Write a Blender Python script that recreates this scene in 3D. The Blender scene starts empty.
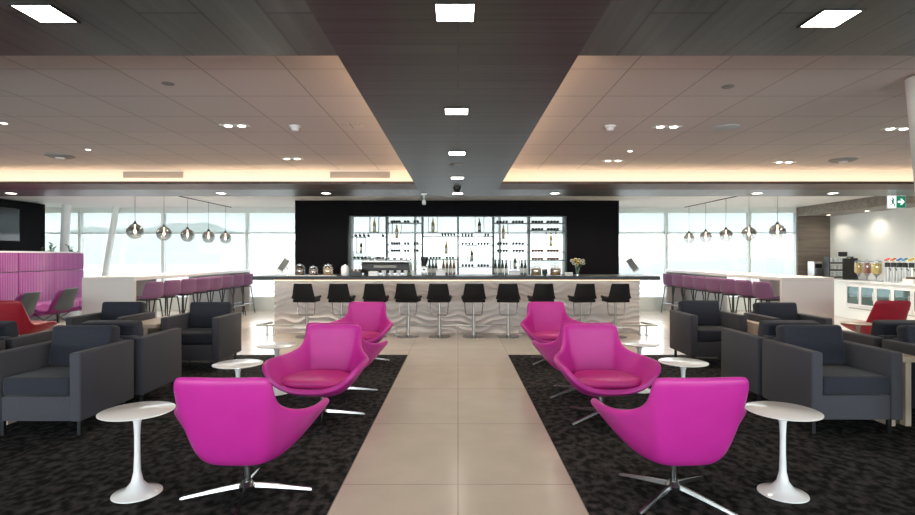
import bpy, bmesh, math, random
from math import sin, cos, pi, radians as R
from mathutils import Vector, Matrix
random.seed(7)
S = bpy.context.scene
C = S.collection
EYE = 1.48

# ------------------------------------------------------------------ materials
def mat(name, col, rough=.5, metal=0, spec=.5, coat=0, emit=None, es=0, sheen=0, alpha=1, coat_r=.1):
    m = bpy.data.materials.new(name); m.use_nodes = True
    b = m.node_tree.nodes['Principled BSDF']
    b.inputs['Base Color'].default_value = (*col, 1)
    b.inputs['Roughness'].default_value = rough
    b.inputs['Metallic'].default_value = metal
    b.inputs['Specular IOR Level'].default_value = spec
    b.inputs['Coat Weight'].default_value = coat
    b.inputs['Coat Roughness'].default_value = coat_r
    b.inputs['Sheen Weight'].default_value = sheen
    if emit:
        b.inputs['Emission Color'].default_value = (*emit, 1)
        b.inputs['Emission Strength'].default_value = es
    return m
def nodes(m):
    nt = m.node_tree
    return nt, nt.nodes, nt.links, nt.nodes['Principled BSDF']
def coords(nt, scale=(1, 1, 1), loc=(0, 0, 0), rot=(0, 0, 0)):
    t = nt.nodes.new('ShaderNodeTexCoord'); mp = nt.nodes.new('ShaderNodeMapping')
    mp.inputs['Scale'].default_value = scale; mp.inputs['Location'].default_value = loc
    mp.inputs['Rotation'].default_value = rot
    nt.links.new(t.outputs['Object'], mp.inputs['Vector'])
    return mp.outputs['Vector']
def add_noise(m, c1, c2, scale=(5, 5, 5), detail=4, lo=.35, hi=.65, bump=0, ns=1.0, bscale=None):
    nt, N, L, b = nodes(m)
    v = coords(nt, scale)
    n = N.new('ShaderNodeTexNoise'); n.inputs['Scale'].default_value = ns; n.inputs['Detail'].default_value = detail
    L.new(v, n.inputs['Vector'])
    r = N.new('ShaderNodeValToRGB'); r.color_ramp.elements[0].position = lo; r.color_ramp.elements[1].position = hi
    r.color_ramp.elements[0].color = (*c1, 1); r.color_ramp.elements[1].color = (*c2, 1)
    L.new(n.outputs['Fac'], r.inputs['Fac']); L.new(r.outputs['Color'], b.inputs['Base Color'])
    if bump:
        bp = N.new('ShaderNodeBump'); bp.inputs['Strength'].default_value = bump; bp.inputs['Distance'].default_value = .01
        n2 = n
        if bscale:
            n2 = N.new('ShaderNodeTexNoise'); n2.inputs['Scale'].default_value = bscale; n2.inputs['Detail'].default_value = 3
            L.new(coords(nt), n2.inputs['Vector'])
        L.new(n2.outputs['Fac'], bp.inputs['Height']); L.new(bp.outputs['Normal'], b.inputs['Normal'])
    return m
def brick(m, w, h, c1, c2, cm, mortar=.004, offset=0.0, loc=(0, 0, 0), rot=(0, 0, 0), grain=None, gs=1.0, ga=.4):
    nt, N, L, b = nodes(m)
    v = coords(nt, (1, 1, 1), loc, rot)
    br = N.new('ShaderNodeTexBrick')
    br.offset = offset; br.squash = 1
    br.inputs['Scale'].default_value = 1; br.inputs['Brick Width'].default_value = w; br.inputs['Row Height'].default_value = h
    br.inputs['Mortar Size'].default_value = mortar; br.inputs['Mortar Smooth'].default_value = 0
    br.inputs['Color1'].default_value = (*c1, 1); br.inputs['Color2'].default_value = (*c2, 1); br.inputs['Mortar'].default_value = (*cm, 1)
    L.new(v, br.inputs['Vector'])
    out = br.outputs['Color']
    if grain:
        mp = N.new('ShaderNodeMapping'); mp.inputs['Scale'].default_value = grain
        L.new(v, mp.inputs['Vector'])
        n = N.new('ShaderNodeTexNoise'); n.inputs['Scale'].default_value = gs; n.inputs['Detail'].default_value = 6
        L.new(mp.outputs['Vector'], n.inputs['Vector'])
        mr = N.new('ShaderNodeMapRange'); mr.inputs['From Min'].default_value = .25; mr.inputs['From Max'].default_value = .75
        mr.inputs['To Min'].default_value = 1-ga; mr.inputs['To Max'].default_value = 1+ga
        L.new(n.outputs['Fac'], mr.inputs['Value'])
        mx = N.new('ShaderNodeVectorMath'); mx.operation = 'SCALE'
        L.new(out, mx.inputs[0]); L.new(mr.outputs['Result'], mx.inputs['Scale'])
        out = mx.outputs['Vector']
    L.new(out, b.inputs['Base Color'])
    return m
M = {}
# floor tiles: joints at x = 0, +-.75 and y = 3.436 + 1.24 n
M['tile'] = brick(mat('tile', (.5, .45, .4), .19, spec=.55), .75, 1.24, (.47, .415, .36), (.50, .44, .385), (.30, .265, .235),
                  .0045, 0, (0, -3.436, 0), grain=(3, 3, 3), ga=.06)
M['carpet'] = add_noise(mat('carpet', (.02, .02, .02), .95, spec=.1), (.006, .006, .0065), (.058, .054, .054), (1, .75, 1), 10, .40, .70, bump=.8, ns=18, bscale=90)
M['plank_x'] = brick(mat('plank_x', (.1, .1, .1), .35, spec=.45), 2.4, .145, (.030, .029, .024), (.046, .044, .037), (.010, .010, .009), .005, .37, grain=(.8, 22, 1))
M['plank_y'] = brick(mat('plank_y', (.1, .1, .1), .33, spec=.5), 2.4, .29, (.046, .050, .044), (.066, .071, .064), (.010, .010, .009), .007, .37, rot=(0, 0, pi/2), grain=(.8, 22, 1))
M['red_plank'] = brick(mat('red_plank', (.1, .1, .1), .45), 1.2, .7, (.055, .024, .015), (.075, .033, .022), (.05, .025, .018), .002, .3, grain=(14, 1, 1))
M['cof_tile'] = brick(mat('cof_tile', (.5, .45, .42), .7, spec=.3), .62, .65, (.66, .60, .575), (.69, .63, .60), (.42, .37, .34), .006, 0, (-.0, -3.84, 0))
M['white'] = mat('white_paint', (.86, .88, .86), .5)
M['white_ceiling'] = mat('white_ceiling', (.78, .79, .76), .6)
M['cream'] = mat('cream_plaster', (.80, .72, .62), .6)
M['taupe'] = brick(mat('taupe', (.1, .1, .1), .45), 2.6, .24, (.125, .100, .082), (.155, .125, .10), (.07, .055, .045), .002, .4, rot=(pi/2, 0, 0), grain=(1, 18, 1))
M['taupe_flat'] = add_noise(mat('taupe_flat', (.2, .17, .14), .45), (.17, .145, .12), (.23, .2, .17), (1, 12, 12), 3)
M['black_wall'] = mat('black_wall', (.003, .0025, .0035), .5, spec=.05)
M['black'] = mat('black', (.010, .010, .010), .4)
M['black_soft'] = mat('black_soft', (.004, .004, .0045), .6, spec=.25)
M['black_gloss'] = mat('black_gloss', (.008, .008, .009), .12)
M['counter'] = mat('counter_stone', (.012, .012, .011), .35, spec=.3)
M['dark_metal'] = mat('dark_metal', (.05, .05, .055), .35, .8)
M['chrome'] = mat('chrome', (.34, .34, .35), .25, 1)
M['brushed'] = mat('brushed_steel', (.55, .55, .54), .3, 1)
M['shelf_metal'] = mat('shelf_metal', (.035, .05, .045), .4, .3)
M['tulip'] = mat('white_lacquer', (.82, .82, .83), .18, spec=.5, coat=.3)
M['tulip_tan'] = mat('tan_lacquer', (.42, .36, .30), .25)
def leather(name, col, dark):
    m = mat(name, col, .38, spec=.42)
    add_noise(m, dark, col, (1, 1, 1), 3, .3, .7, bump=.12, ns=6, bscale=220)
    return m
M['pink'] = leather('magenta_leather', (.50, .024, .285), (.45, .020, .255))
M['pink_seat'] = leather('magenta_seat_leather', (.50, .024, .215), (.45, .020, .19))
M['red'] = leather('red_leather', (.36, .012, .030), (.30, .010, .025))
def cloth(name, c, k=1.35, s=160):
    m = mat(name, c, .85, spec=.25, sheen=.1)
    add_noise(m, tuple(x/k for x in c), tuple(x*k for x in c), (1, 1, 1), 2, .3, .7, bump=.25, ns=s)
    return m
M['arm'] = cloth('charcoal_upholstery', (.056, .056, .069), 1.15)
M['cushion'] = cloth('blue_black_fabric', (.023, .025, .036), 1.4)
M['purple'] = cloth('purple_fabric', (.175, .078, .16), 1.2)
M['purple_deep'] = cloth('plum_fabric', (.14, .010, .105), 1.2)
M['grey_felt'] = cloth('grey_felt', (.055, .07, .074), 1.15)
M['ledge'] = mat('ledge_laminate', (.60, .56, .545), .4)
M['ledge_grey'] = mat('ledge_grey', (.40, .41, .42), .5)
M['oak'] = add_noise(mat('pale_oak', (.5, .4, .3), .4), (.43, .34, .265), (.54, .44, .35), (2, 14, 2), 4)
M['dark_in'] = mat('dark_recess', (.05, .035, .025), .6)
# ribbed magenta banquette
def ribbed():
    m = mat('ribbed_magenta', (.36, .045, .30), .8, sheen=.2)
    nt, N, L, b = nodes(m)
    w = N.new('ShaderNodeTexWave'); w.bands_direction = 'Y'; w.inputs['Scale'].default_value = 7.5; w.inputs['Distortion'].default_value = .3
    L.new(coords(nt), w.inputs['Vector'])
    r = N.new('ShaderNodeValToRGB'); r.color_ramp.elements[0].color = (.20, .028, .165, 1); r.color_ramp.elements[1].color = (.37, .075, .32, 1)
    L.new(w.outputs['Fac'], r.inputs['Fac']); L.new(r.outputs['Color'], b.inputs['Base Color'])
    bp = N.new('ShaderNodeBump'); bp.inputs['Strength'].default_value = .8; bp.inputs['Distance'].default_value = .02
    L.new(w.outputs['Fac'], bp.inputs['Height']); L.new(bp.outputs['Normal'], b.inputs['Normal'])
    return m
M['ribbed'] = ribbed()
M['wave'] = add_noise(mat('sculpted_panel', (.6, .56, .55), .55), (.72, .68, .665), (.80, .76, .75), (1, 1, 1), 3)
M['frame'] = mat('window_frame', (.74, .80, .78), .5)
M['column'] = mat('column_paint', (.80, .81, .82), .4)
def shader_mix(name, fac, tcol, other, ocol, rough=.05):
    m = bpy.data.materials.new(name); m.use_nodes = True
    nt = m.node_tree; nt.nodes.clear()
    o = nt.nodes.new('ShaderNodeOutputMaterial'); mx = nt.nodes.new('ShaderNodeMixShader'); t = nt.nodes.new('ShaderNodeBsdfTransparent')
    g = nt.nodes.new(other); t.inputs[0].default_value = (*tcol, 1); g.inputs['Color'].default_value = (*ocol, 1)
    if 'Roughness' in g.inputs: g.inputs['Roughness'].default_value = rough
    mx.inputs[0].default_value = fac
    nt.links.new(t.outputs[0], mx.inputs[1]); nt.links.new(g.outputs[0], mx.inputs[2]); nt.links.new(mx.outputs[0], o.inputs[0])
    return m
M['glass_clear'] = shader_mix('rear_glass', .04, (.95, .98, .97), 'ShaderNodeBsdfGlossy', (1, 1, 1))
M['glass'] = shader_mix('tinted_glass', .05, (.56, .57, .57), 'ShaderNodeBsdfGlossy', (1, 1, 1))
M['clear_glass'] = shader_mix('clear_glass', .2, (.93, .96, .95), 'ShaderNodeBsdfGlossy', (1, 1, 1))
M['smoke_glass'] = shader_mix('smoked_glass', .30, (.36, .33, .31), 'ShaderNodeBsdfGlossy', (.75, .72, .70))
M['pale_smoke'] = shader_mix('pale_smoked_glass', .25, (.62, .63, .62), 'ShaderNodeBsdfGlossy', (.7, .7, .7))
M['blind'] = shader_mix('blind_mesh', .42, (.77, .80, .79), 'ShaderNodeBsdfTranslucent', (.52, .55, .54))
M['fridge_glass'] = shader_mix('fridge_glass', .25, (.45, .62, .60), 'ShaderNodeBsdfGlossy', (.8, .9, .9))
def emis(name, c, s): return mat(name, c, emit=c, es=s)
M['lamp'] = emis('lamp_diffuser', (1, .93, .82), 9)
M['spot'] = emis('spot_lamp', (1, .90, .75), 7)
M['led'] = emis('led_strip', (1, .74, .48), 6)
M['led_bar'] = emis('led_strip_bar', (1, .66, .42), 2.5)
M['bulb'] = emis('bulb', (1, .8, .55), 5)
M['tablet_grey'] = mat('tablet_grey', (.13, .14, .14), .3)
M['screen'] = mat('screen', (.02, .03, .035), .08)
M['green'] = emis('sign_green', (.0, .11, .055), .6)
M['sign_white'] = emis('sign_white', (.85, .9, .88), .7)
M['bottle_dark'] = mat('bottle_dark', (.016, .028, .014), .15)
M['bottle_brown'] = mat('bottle_brown', (.12, .055, .02), .2)
M['bottle_gold'] = mat('bottle_gold', (.38, .30, .09), .2)
M['bottle_green'] = mat('bottle_pale_green', (.36, .58, .25), .2)
M['label'] = mat('paper_label', (.62, .6, .55), .6)
M['cork'] = mat('foil', (.25, .18, .06), .35, .6)
M['paper'] = mat('white_paper', (.78, .78, .80), .5)
M['cocoa'] = add_noise(mat('cocoa', (.1, .05, .03), .8), (.05, .022, .012), (.17, .09, .05), (60, 60, 60), 2)
M['biscuit'] = add_noise(mat('biscuit', (.4, .25, .1), .8), (.24, .12, .05), (.52, .34, .16), (50, 50, 50), 2)
M['cereal_yellow'] = add_noise(mat('cereal_yellow', (.6, .4, .05), .8), (.42, .26, .03), (.75, .52, .10), (60, 60, 60), 2)
M['cereal_red'] = add_noise(mat('cereal_red', (.3, .07, .03), .8), (.20, .04, .02), (.42, .13, .06), (60, 60, 60), 2)
M['petal'] = mat('petal', (.85, .82, .72), .6); M['petal_y'] = mat('petal_yellow', (.85, .62, .08), .6)
M['leaf'] = mat('leaf', (.06, .14, .03), .5); M['soil'] = mat('soil', (.03, .02, .015), .9)
M['hill'] = mat('hill', (.32, .36, .34), .9, spec=0); M['apron'] = mat('apron', (.42, .42, .42), .9, spec=0)
M['hangar'] = mat('hangar', (.42, .47, .48), .7)
for nm, c in (('cap_pink', (.8, .15, .12)), ('cap_orange', (.8, .25, .05)), ('cap_blue', (.05, .2, .6)), ('cap_yellow', (.8, .55, .03)), ('cap_teal', (.1, .35, .5))):
    M[nm] = mat(nm, c, .4)

# ------------------------------------------------------------------ mesh builder
class MB:
    def __init__(s): s.bm = bmesh.new()
    def _xf(s, vs, mtx):
        if mtx is not None: bmesh.ops.transform(s.bm, matrix=mtx, verts=vs)
        return s
    def box(s, x0, x1, y0, y1, z0, z1, bevel=0, seg=2, mtx=None):
        r = bmesh.ops.create_cube(s.bm, size=1); vs = r['verts']
        bmesh.ops.transform(s.bm, matrix=Matrix.Translation(((x0+x1)/2, (y0+y1)/2, (z0+z1)/2)) @ Matrix.Diagonal((abs(x1-x0), abs(y1-y0), abs(z1-z0), 1)), verts=vs)
        if bevel:
            es = list({e for v in vs for e in v.link_edges})
            before = set(s.bm.verts) - set(vs)
            bmesh.ops.bevel(s.bm, geom=es, offset=bevel, segments=seg, affect='EDGES', profile=.5)
            vs = [v for v in s.bm.verts if v not in before]
        return s._xf(vs, mtx)
    def prism(s, pts, a0, a1, axis='y', mtx=None):
        def P(p, a):
            if axis == 'y': return (p[0], a, p[1])
            if axis == 'x': return (a, p[0], p[1])
            return (p[0], p[1], a)
        A = [s.bm.verts.new(P(p, a0)) for p in pts]; B = [s.bm.verts.new(P(p, a1)) for p in pts]
        n = len(pts)
        s.bm.faces.new(A); s.bm.faces.new(B[::-1])
        for i in range(n): s.bm.faces.new((A[i], B[i], B[(i+1) % n], A[(i+1) % n]))
        return s._xf(A+B, mtx)
    def lathe(s, prof, cx=0, cy=0, z=0, n=24, mtx=None):
        rings = []; vs = []
        for r, h in prof:
            if r < 1e-6: ring = [s.bm.verts.new((cx, cy, z+h))]
            else: ring = [s.bm.verts.new((cx+r*cos(2*pi*i/n), cy+r*sin(2*pi*i/n), z+h)) for i in range(n)]
            rings.append(ring); vs += ring
        for a, b in zip(rings, rings[1:]):
            for i in range(n):
                j = (i+1) % n
                if len(a) == 1 and len(b) == 1: break
                if len(a) == 1: s.bm.faces.new((a[0], b[j], b[i]))
                elif len(b) == 1: s.bm.faces.new((a[i], a[j], b[0]))
                else: s.bm.faces.new((a[i], a[j], b[j], b[i]))
        for ring, fl in ((rings[0], 1), (rings[-1], 0)):
            if len(ring) > 1 and False: s.bm.faces.new(ring)
        return s._xf(vs, mtx)
    def tube(s, pts, r, n=8, r1=None):
        pts = [Vector(p) for p in pts]; rings = []
        m = len(pts)
        for i, p in enumerate(pts):
            d = (pts[min(i+1, m-1)] - pts[max(i-1, 0)]).normalized()
            up = Vector((0, 0, 1)) if abs(d.z) < .9 else Vector((1, 0, 0))
            u = d.cross(up).normalized(); w = d.cross(u).normalized()
            rr = r if r1 is None else r + (r1-r)*i/(m-1)
            rings.append([s.bm.verts.new(p + u*rr*cos(2*pi*k/n) + w*rr*sin(2*pi*k/n)) for k in range(n)])
        for a, b in zip(rings, rings[1:]):
            for k in range(n): s.bm.faces.new((a[k], a[(k+1) % n], b[(k+1) % n], b[k]))
        s.bm.faces.new(rings[0][::-1]); s.bm.faces.new(rings[-1])
        return s
    def cyl(s, x, y, z0, z1, r, n=20, r1=None, mtx=None):
        r1 = r if r1 is None else r1
        return s.lathe([(0, z0), (r, z0), (r1, z1), (0, z1)], x, y, 0, n, mtx)
    def grid(s, rows, closed=False, mtx=None):
        V = [[s.bm.verts.new(p) for p in row] for row in rows]
        for a, b in zip(V, V[1:]):
            m = len(a)
            for i in range(m if closed else m-1):
                s.bm.faces.new((a[i], a[(i+1) % m], b[(i+1) % m], b[i]))
        return s._xf([v for r_ in V for v in r_], mtx)
    def done(s, name, m, parent=None, smooth=True, loc=None, rz=0, mods=None):
        bmesh.ops.recalc_face_normals(s.bm, faces=s.bm.faces)
        me = bpy.data.meshes.new(name); s.bm.to_mesh(me); s.bm.free()
        if smooth:
            for p in me.polygons: p.use_smooth = True
            try: me.set_sharp_from_angle(angle=R(40))
            except Exception: pass
        me.materials.append(M[m] if isinstance(m, str) else m)
        o = bpy.data.objects.new(name, me); C.objects.link(o)
        if parent: o.parent = parent
        if loc: o.location = loc
        if rz: o.rotation_euler.z = rz
        if mods:
            for t, kw in mods:
                md = o.modifiers.new(t, t)
                for k, v in kw.items(): setattr(md, k, v)
        return o
def tag(o, label, cat, group=None):
    o['label'] = label; o['category'] = cat
    if group: o['group'] = group
    return o
def empty(name, loc=(0, 0, 0), rz=0, label=None, cat=None, group=None):
    o = bpy.data.objects.new(name, None); C.objects.link(o); o.location = loc; o.rotation_euler.z = rz
    o.empty_display_size = .1
    if label: tag(o, label, cat, group)
    return o
def struct(o): o['kind'] = 'structure'; return o
def dup(root, loc, rz=0, label=None, group=None):
    r = root.copy(); C.objects.link(r); r.location = loc; r.rotation_euler = (0, 0, rz)
    if label: r['label'] = label
    if group: r['group'] = group
    for ch in root.children:
        c = ch.copy(); C.objects.link(c); c.parent = r
        for g in ch.children:
            d = g.copy(); C.objects.link(d); d.parent = c
    return r
class Maker:
    """builds the first instance in place, copies it after that"""
    def __init__(s, fn): s.fn = fn; s.o = None
    def __call__(s, loc, rz=0, label=None, cat=None, group=None):
        if s.o is None:
            s.o = s.fn(); o = s.o; o.location = loc; o.rotation_euler = (0, 0, rz)
            tag(o, label, cat, group); return o
        return dup(s.o, loc, rz, label, group)
def px(x, Z): return (x-458)*Z/530
def pz(y, Z): return EYE - (y-256)*Z/530

# ------------------------------------------------------------------ shell of the room
ZC = 2.58; ZW = 14.5; YB = -4.0; XL = -13.7; XR = 10.1; HC = 2.835
struct(MB().box(XL, XR+.2, YB, ZW+.3, -.12, 0).done('floor', 'tile', smooth=False))
# low dark timber ceiling, around the two raised coffers
CX = .66; CY0 = 2.91; CY1 = 8.1; STR = 8.79; LIP = 9.75
struct(MB().box(XL, -CX, YB, CY0, ZC, ZC+.04).done('ceiling', 'plank_y', smooth=False))
struct(MB().box(CX, XR, YB, CY0, ZC, ZC+.04).done('ceiling', 'plank_y', smooth=False))
struct(MB().box(-CX, CX, YB, LIP, ZC, ZC+.04).done('ceiling', 'plank_x', smooth=False))
for s_ in (-1, 1):
    xo = XL if s_ < 0 else XR
    m = MB(); m.prism([(s_*CX, CY1), (xo, CY1), (xo, STR), (s_*CX, STR)], ZC, ZC+.04, 'z')
    struct(m.done('trim', 'red_plank', smooth=False))
    m = MB(); m.prism([(s_*CX, STR), (xo, STR), (xo, LIP), (s_*CX, LIP)], ZC, ZC+.04, 'z')
    struct(m.done('ceiling', 'plank_y', smooth=False))
    # coffer: tiled ceiling, far face, cove side face
    a, b = sorted((s_*(CX-.22), xo))
    struct(MB().box(a, b, CY0-.22, CY1+.24, HC, HC+.05).done('ceiling', 'cof_tile', smooth=False))
    struct(MB().box(a, b, CY1+.22, CY1+.27, ZC+.04, HC+.02).done('trim', 'cream', smooth=False))
    struct(MB().box(a, b, CY0-.27, CY0-.22, ZC+.04, HC+.02).done('trim', 'cream', smooth=False))
    xs = s_*(CX-.22)
    struct(MB().box(xs-.025, xs+.025, CY0-.22, CY1+.22, ZC+.04, HC+.02).done('trim', 'cream', smooth=False))
# high white ceiling by the windows and its edge
struct(MB().box(XL, XR, LIP, ZW+.2, 2.80, 2.86).done('ceiling', 'white_ceiling', smooth=False))
struct(MB().box(XL, XR, LIP-.06, LIP, ZC+.04, 2.86).done('trim', 'white_ceiling', smooth=False))
struct(MB().box(9.22, XR, LIP+.02, ZW-.13, 2.56, 2.80).done('ceiling', 'taupe_flat', smooth=False))
# walls
struct(MB().box(XL-.15, XL, YB, ZW+.3, 0, 3.0).done('wall_left', 'white', smooth=False))
struct(MB().box(XR, XR+.15, YB, ZW+.3, 0, 3.0).done('wall_right', 'white', smooth=False))
struct(MB().box(9.22, XR, ZW-.12, ZW+.02, 0, 2.8).done('wall_back', 'taupe', smooth=False))
struct(MB().box(XL, XR, ZW+.2, ZW+.3, 2.70, 3.0).done('trim', 'white_ceiling', smooth=False))
# wall behind the camera, with windows
struct(MB().box(XL, XR, YB-.15, YB, 0, .3).done('wall_front', 'white', smooth=False))
struct(MB().box(XL, XR, YB-.15, YB, 2.45, 3.0).done('wall_front', 'white', smooth=False))

# ------------------------------------------------------------------ windows
MX = [-13.7, -12.60, -10.32, -8.05, -5.76, -3.46, -1.17, 1.14, 3.41, 5.69, 7.95, 9.24]
wn = 1
for a, b in zip(MX, MX[1:]):
    w = struct(empty('window_%d' % wn, (a, ZW, 0)))
    d = b-a
    f = MB()
    f.box(0, .035, -.06, .06, .0, 2.8); f.box(d-.035, d, -.06, .06, 0, 2.8)
    f.box(.035, d-.035, -.05, .05, .28, .36); f.box(.035, d-.035, -.05, .05, 2.66, 2.8)
    f.box(.035, d-.035, -.03, .03, 2.085, 2.125)
    f.done('window_frame', 'frame', w, smooth=False)
    MB().box(.035, d-.035, -.05, .05, .0, .28).done('sill_panel', 'frame', w, smooth=False)
    MB().box(.035, d-.035, -.004, .004, .36, 2.66).done('glass', 'glass', w, smooth=False)
    MB().box(.04, d-.04, -.045, -.043, 2.11, 2.68).done('blind', 'blind', w, smooth=False)
    wn += 1
BX = [XL + (XR-XL)*i/10 for i in range(11)]
for a, b in zip(BX, BX[1:]):
    w = struct(empty('window_%d' % wn, (a, YB-.08, 0))); d = b-a
    f = MB(); f.box(0, .03, -.05, .05, .3, 2.45); f.box(d-.03, d, -.05, .05, .3, 2.45)
    f.box(.03, d-.03, -.05, .05, .3, .36); f.box(.03, d-.03, -.05, .05, 2.39, 2.45)
    f.done('window_frame', 'frame', w, smooth=False)
    MB().box(.03, d-.03, -.004, .004, .36, 2.39).done('glass', 'glass_clear', w, smooth=False)
    wn += 1

# columns
def slant(name, x0, x1, y, z0, z1, r, m, label):
    t = MB().tube([(x0, y, z0), ((x0+x1)/2, y, (z0+z1)/2), (x1, y, z1)], r, 28)
    return tag(t.done(name, m), label, 'column')
slant('column', -10.25, -10.12, 13.7, 0, 2.8, .10, 'column', 'white round column behind the magenta banquette')
slant('column', -9.62, -9.15, 14.2, 0, 2.8, .075, 'frame', 'slim slanted grey-white column against the left windows')
slant('column', 3.80, 3.54, 3.97, 0, HC, .15, 'column', 'thick white slanted column at the right edge of the picture')

# ------------------------------------------------------------------ carpets
for s_, nm in ((-1, 'left'), (1, 'right')):
    a, b = sorted((s_*.752, s_*7.6))
    tag(MB().box(a, b, .2, 7.9, .0, .008).done('carpet', 'carpet', smooth=False), 'charcoal mottled carpet under the seats %s of the pale aisle' % nm, 'carpet')

# ------------------------------------------------------------------ ceiling fittings
def mk_square():
    t = empty('ceiling_light')
    f = MB(); f.box(-.095, .095, -.095, -.084, -.006, .0); f.box(-.095, .095, .084, .095, -.006, 0)
    f.box(-.095, -.084, -.084, .084, -.006, 0); f.box(.084, .095, -.084, .084, -.006, 0)
    f.done('frame', 'black', t, smooth=False)
    MB().box(-.084, .084, -.084, .084, -.004, .0).done('diffuser', 'lamp', t, smooth=False)
    return t
sq = Maker(mk_square)
ordn = ['nearest', 'second nearest', 'middle', 'second farthest', 'farthest']
for i, (y, pxx) in enumerate(((2.39, 455), (4.02, 456.5), (5.66, 457), (7.45, 457.3), (9.3, 457.6))):
    sq((px(pxx, y), y, ZC), 0, 'square warm ceiling light above the aisle, %s of the five' % ordn[i], 'ceiling light', 'square lights above the aisle')
sq((-1.87, 2.40, ZC), 0, 'square ceiling light in the dark timber, upper left', 'ceiling light')
sq((1.72, 2.45, ZC), 0, 'square ceiling light in the dark timber, upper right', 'ceiling light')
def mk_round(r=.06, m='spot'):
    def f():
        t = empty('downlight')
        MB().lathe([(r, 0), (r*1.25, 0), (r*1.25, -.006), (r, -.006)], n=24).done('trim_ring', 'white', t)
        MB().lathe([(0, -.003), (r, -.003), (r, 0)], n=24).done('lamp', m, t)
        return t
    return f
rd = Maker(mk_round(.075))
for x, where in ((11, 'above the banquette'), (221, 'left of the dark bar wall'), (326, 'above the cookie jars'), (555, 'above the right of the bar'), (757, 'above the right stools'), (833, 'beside the exit sign')):
    Z = 9.28
    rd((px(x, Z), Z, ZC), 0, 'round recessed downlight ' + where, 'downlight')
rd2 = Maker(mk_round(.05))
for (x, y, h, lab) in ((9.72, 13.9, 2.56, 'far'), (9.80, 12.7, 2.56, 'near')):
    rd2((x, y, h), 0, 'small downlight in the taupe soffit over the buffet, %s one' % lab, 'downlight')
HX = [-11.5, -7.9, -5.4, -3.1, 3.1, 5.4, 7.9]  # downlights added out of view behind the ceiling lip, to brighten the window side
for k, x in enumerate(HX):
    rd((x, 11.0, 2.80), 0, 'added unseen downlight in the white ceiling by the windows, %s from left' % ['first', 'second', 'third', 'fourth', 'fifth', 'sixth', 'seventh'][k], 'downlight')
def at_coffer(x, y): Z = 530*(HC-EYE)/(256-y); return (px(x, Z), Z, HC)
def mk_twin():
    t = empty('twin_spotlight')
    MB().box(-.15, .15, -.05, .05, -.006, 0, .004, 1).done('plate', 'white', t)
    for sx in (-.07, .07): MB().lathe([(0, -.009), (.036, -.009), (.036, -.005)], sx, 0, 0, 16).done('lamp', 'spot', t)
    return t
tw = Maker(mk_twin)
for x, y, lab in ((235, 125.5, 'larger one in the left raised ceiling'), (292, 158.5, 'far one in the left raised ceiling'), (667, 126.5, 'in the right raised ceiling beside the round speaker'), (613, 160.5, 'far one in the right raised ceiling'), (784, 162, 'far right of the right raised ceiling'), (897, 128.5, 'beside the white slanted column')):
    tw(at_coffer(x, y), 0, 'small twin ceiling spotlight, ' + lab, 'spotlight')
dot = Maker(mk_round(.028))
for x, y, lab in ((88, 149.5, 'left raised ceiling'), (630, 151, 'right raised ceiling'), (4, 123, 'far left of the left raised ceiling')):
    dot(at_coffer(x, y), 0, 'tiny round spotlight in the ' + lab, 'spotlight')
def mk_smoke():
    t = empty('smoke_detector')
    MB().lathe([(0, -.012), (.06, -.012), (.06, 0)], n=20).done('base', 'white', t)
    MB().lathe([(0, -.055), (.025, -.053), (.036, -.045), (.042, -.02), (.05, -.012)], n=20).done('sensor', 'paper', t)
    return t
sm = Maker(mk_smoke)
sm(at_coffer(295, 126), 0, 'white domed smoke detector in the left raised ceiling', 'smoke detector')
sm(at_coffer(610, 126), 0, 'white domed smoke detector in the right raised ceiling', 'smoke detector')
def disc(nm, x, y, r, m, label, cat, z=None):
    p = at_coffer(x, y) if z is None else (px(x, z), z, ZC)
    t = empty(nm, p, 0, label, cat)
    MB().lathe([(0, -.008), (r, -.008), (r+.012, -.004), (r+.012, 0)], n=32).done('grille', m, t)
    return t
M['spk'] = mat('speaker_grey', (.28, .27, .26), .7); M['spk_blue'] = mat('speaker_pale', (.62, .68, .70), .7)
disc('ceiling_speaker', 352, 125.5, .10, 'cof_tile', 'flush round ceiling speaker in the left raised ceiling', 'speaker')
disc('ceiling_speaker', 727, 127, .11, 'spk_blue', 'pale round ceiling speaker in the right raised ceiling', 'speaker')
disc('sprinkler_plate', 168, 83.5, .035, 'spk', 'small round sprinkler plate, near left raised ceiling', 'sprinkler')
disc('sprinkler_plate', 728, 86.5, .035, 'spk', 'small round sprinkler plate, near right raised ceiling', 'sprinkler')
disc('ceiling_speaker', 457, 164, .05, 'spk', 'small grey flush disc between two square lights above the aisle', 'speaker', 6.35)
def mk_wifi():
    t = empty('ceiling_diffuser')
    MB().lathe([(0, -.03), (.12, -.03), (.17, -.012), (.17, 0)], n=28).done('body', 'spk', t)
    MB().lathe([(0, -.045), (.05, -.045), (.06, -.03)], n=28).done('cap', 'paper', t)
    return t
wf = Maker(mk_wifi)
wf(at_coffer(60, 155.5), 0, 'round grey air diffuser at the far left raised ceiling', 'air diffuser')
wf(at_coffer(843, 159.5), 0, 'round grey air diffuser at the far right raised ceiling', 'air diffuser')
def mk_dome():
    t = empty('dome_camera')
    MB().lathe([(0, -.02), (.065, -.02), (.065, 0)], n=20).done('base', 'black', t)
    MB().lathe([(0, -.08), (.03, -.073), (.05, -.05), (.055, -.02)], n=20).done('dome', 'black_gloss', t)
    return t
tag(mk_dome(), 'small black dome camera between the farthest aisle lights', 'camera').location = (px(457, 8.5), 8.5, ZC)
t = empty('security_camera', (px(424, 9.3), 9.3, ZC), 0, 'white ceiling camera on a short stem above the bar', 'camera')
MB().box(-.05, .05, -.04, .04, -.03, 0, .006, 1).done('mount', 'white', t)
MB().cyl(0, 0, -.13, -.03, .016).done('stem', 'brushed', t)
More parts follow.
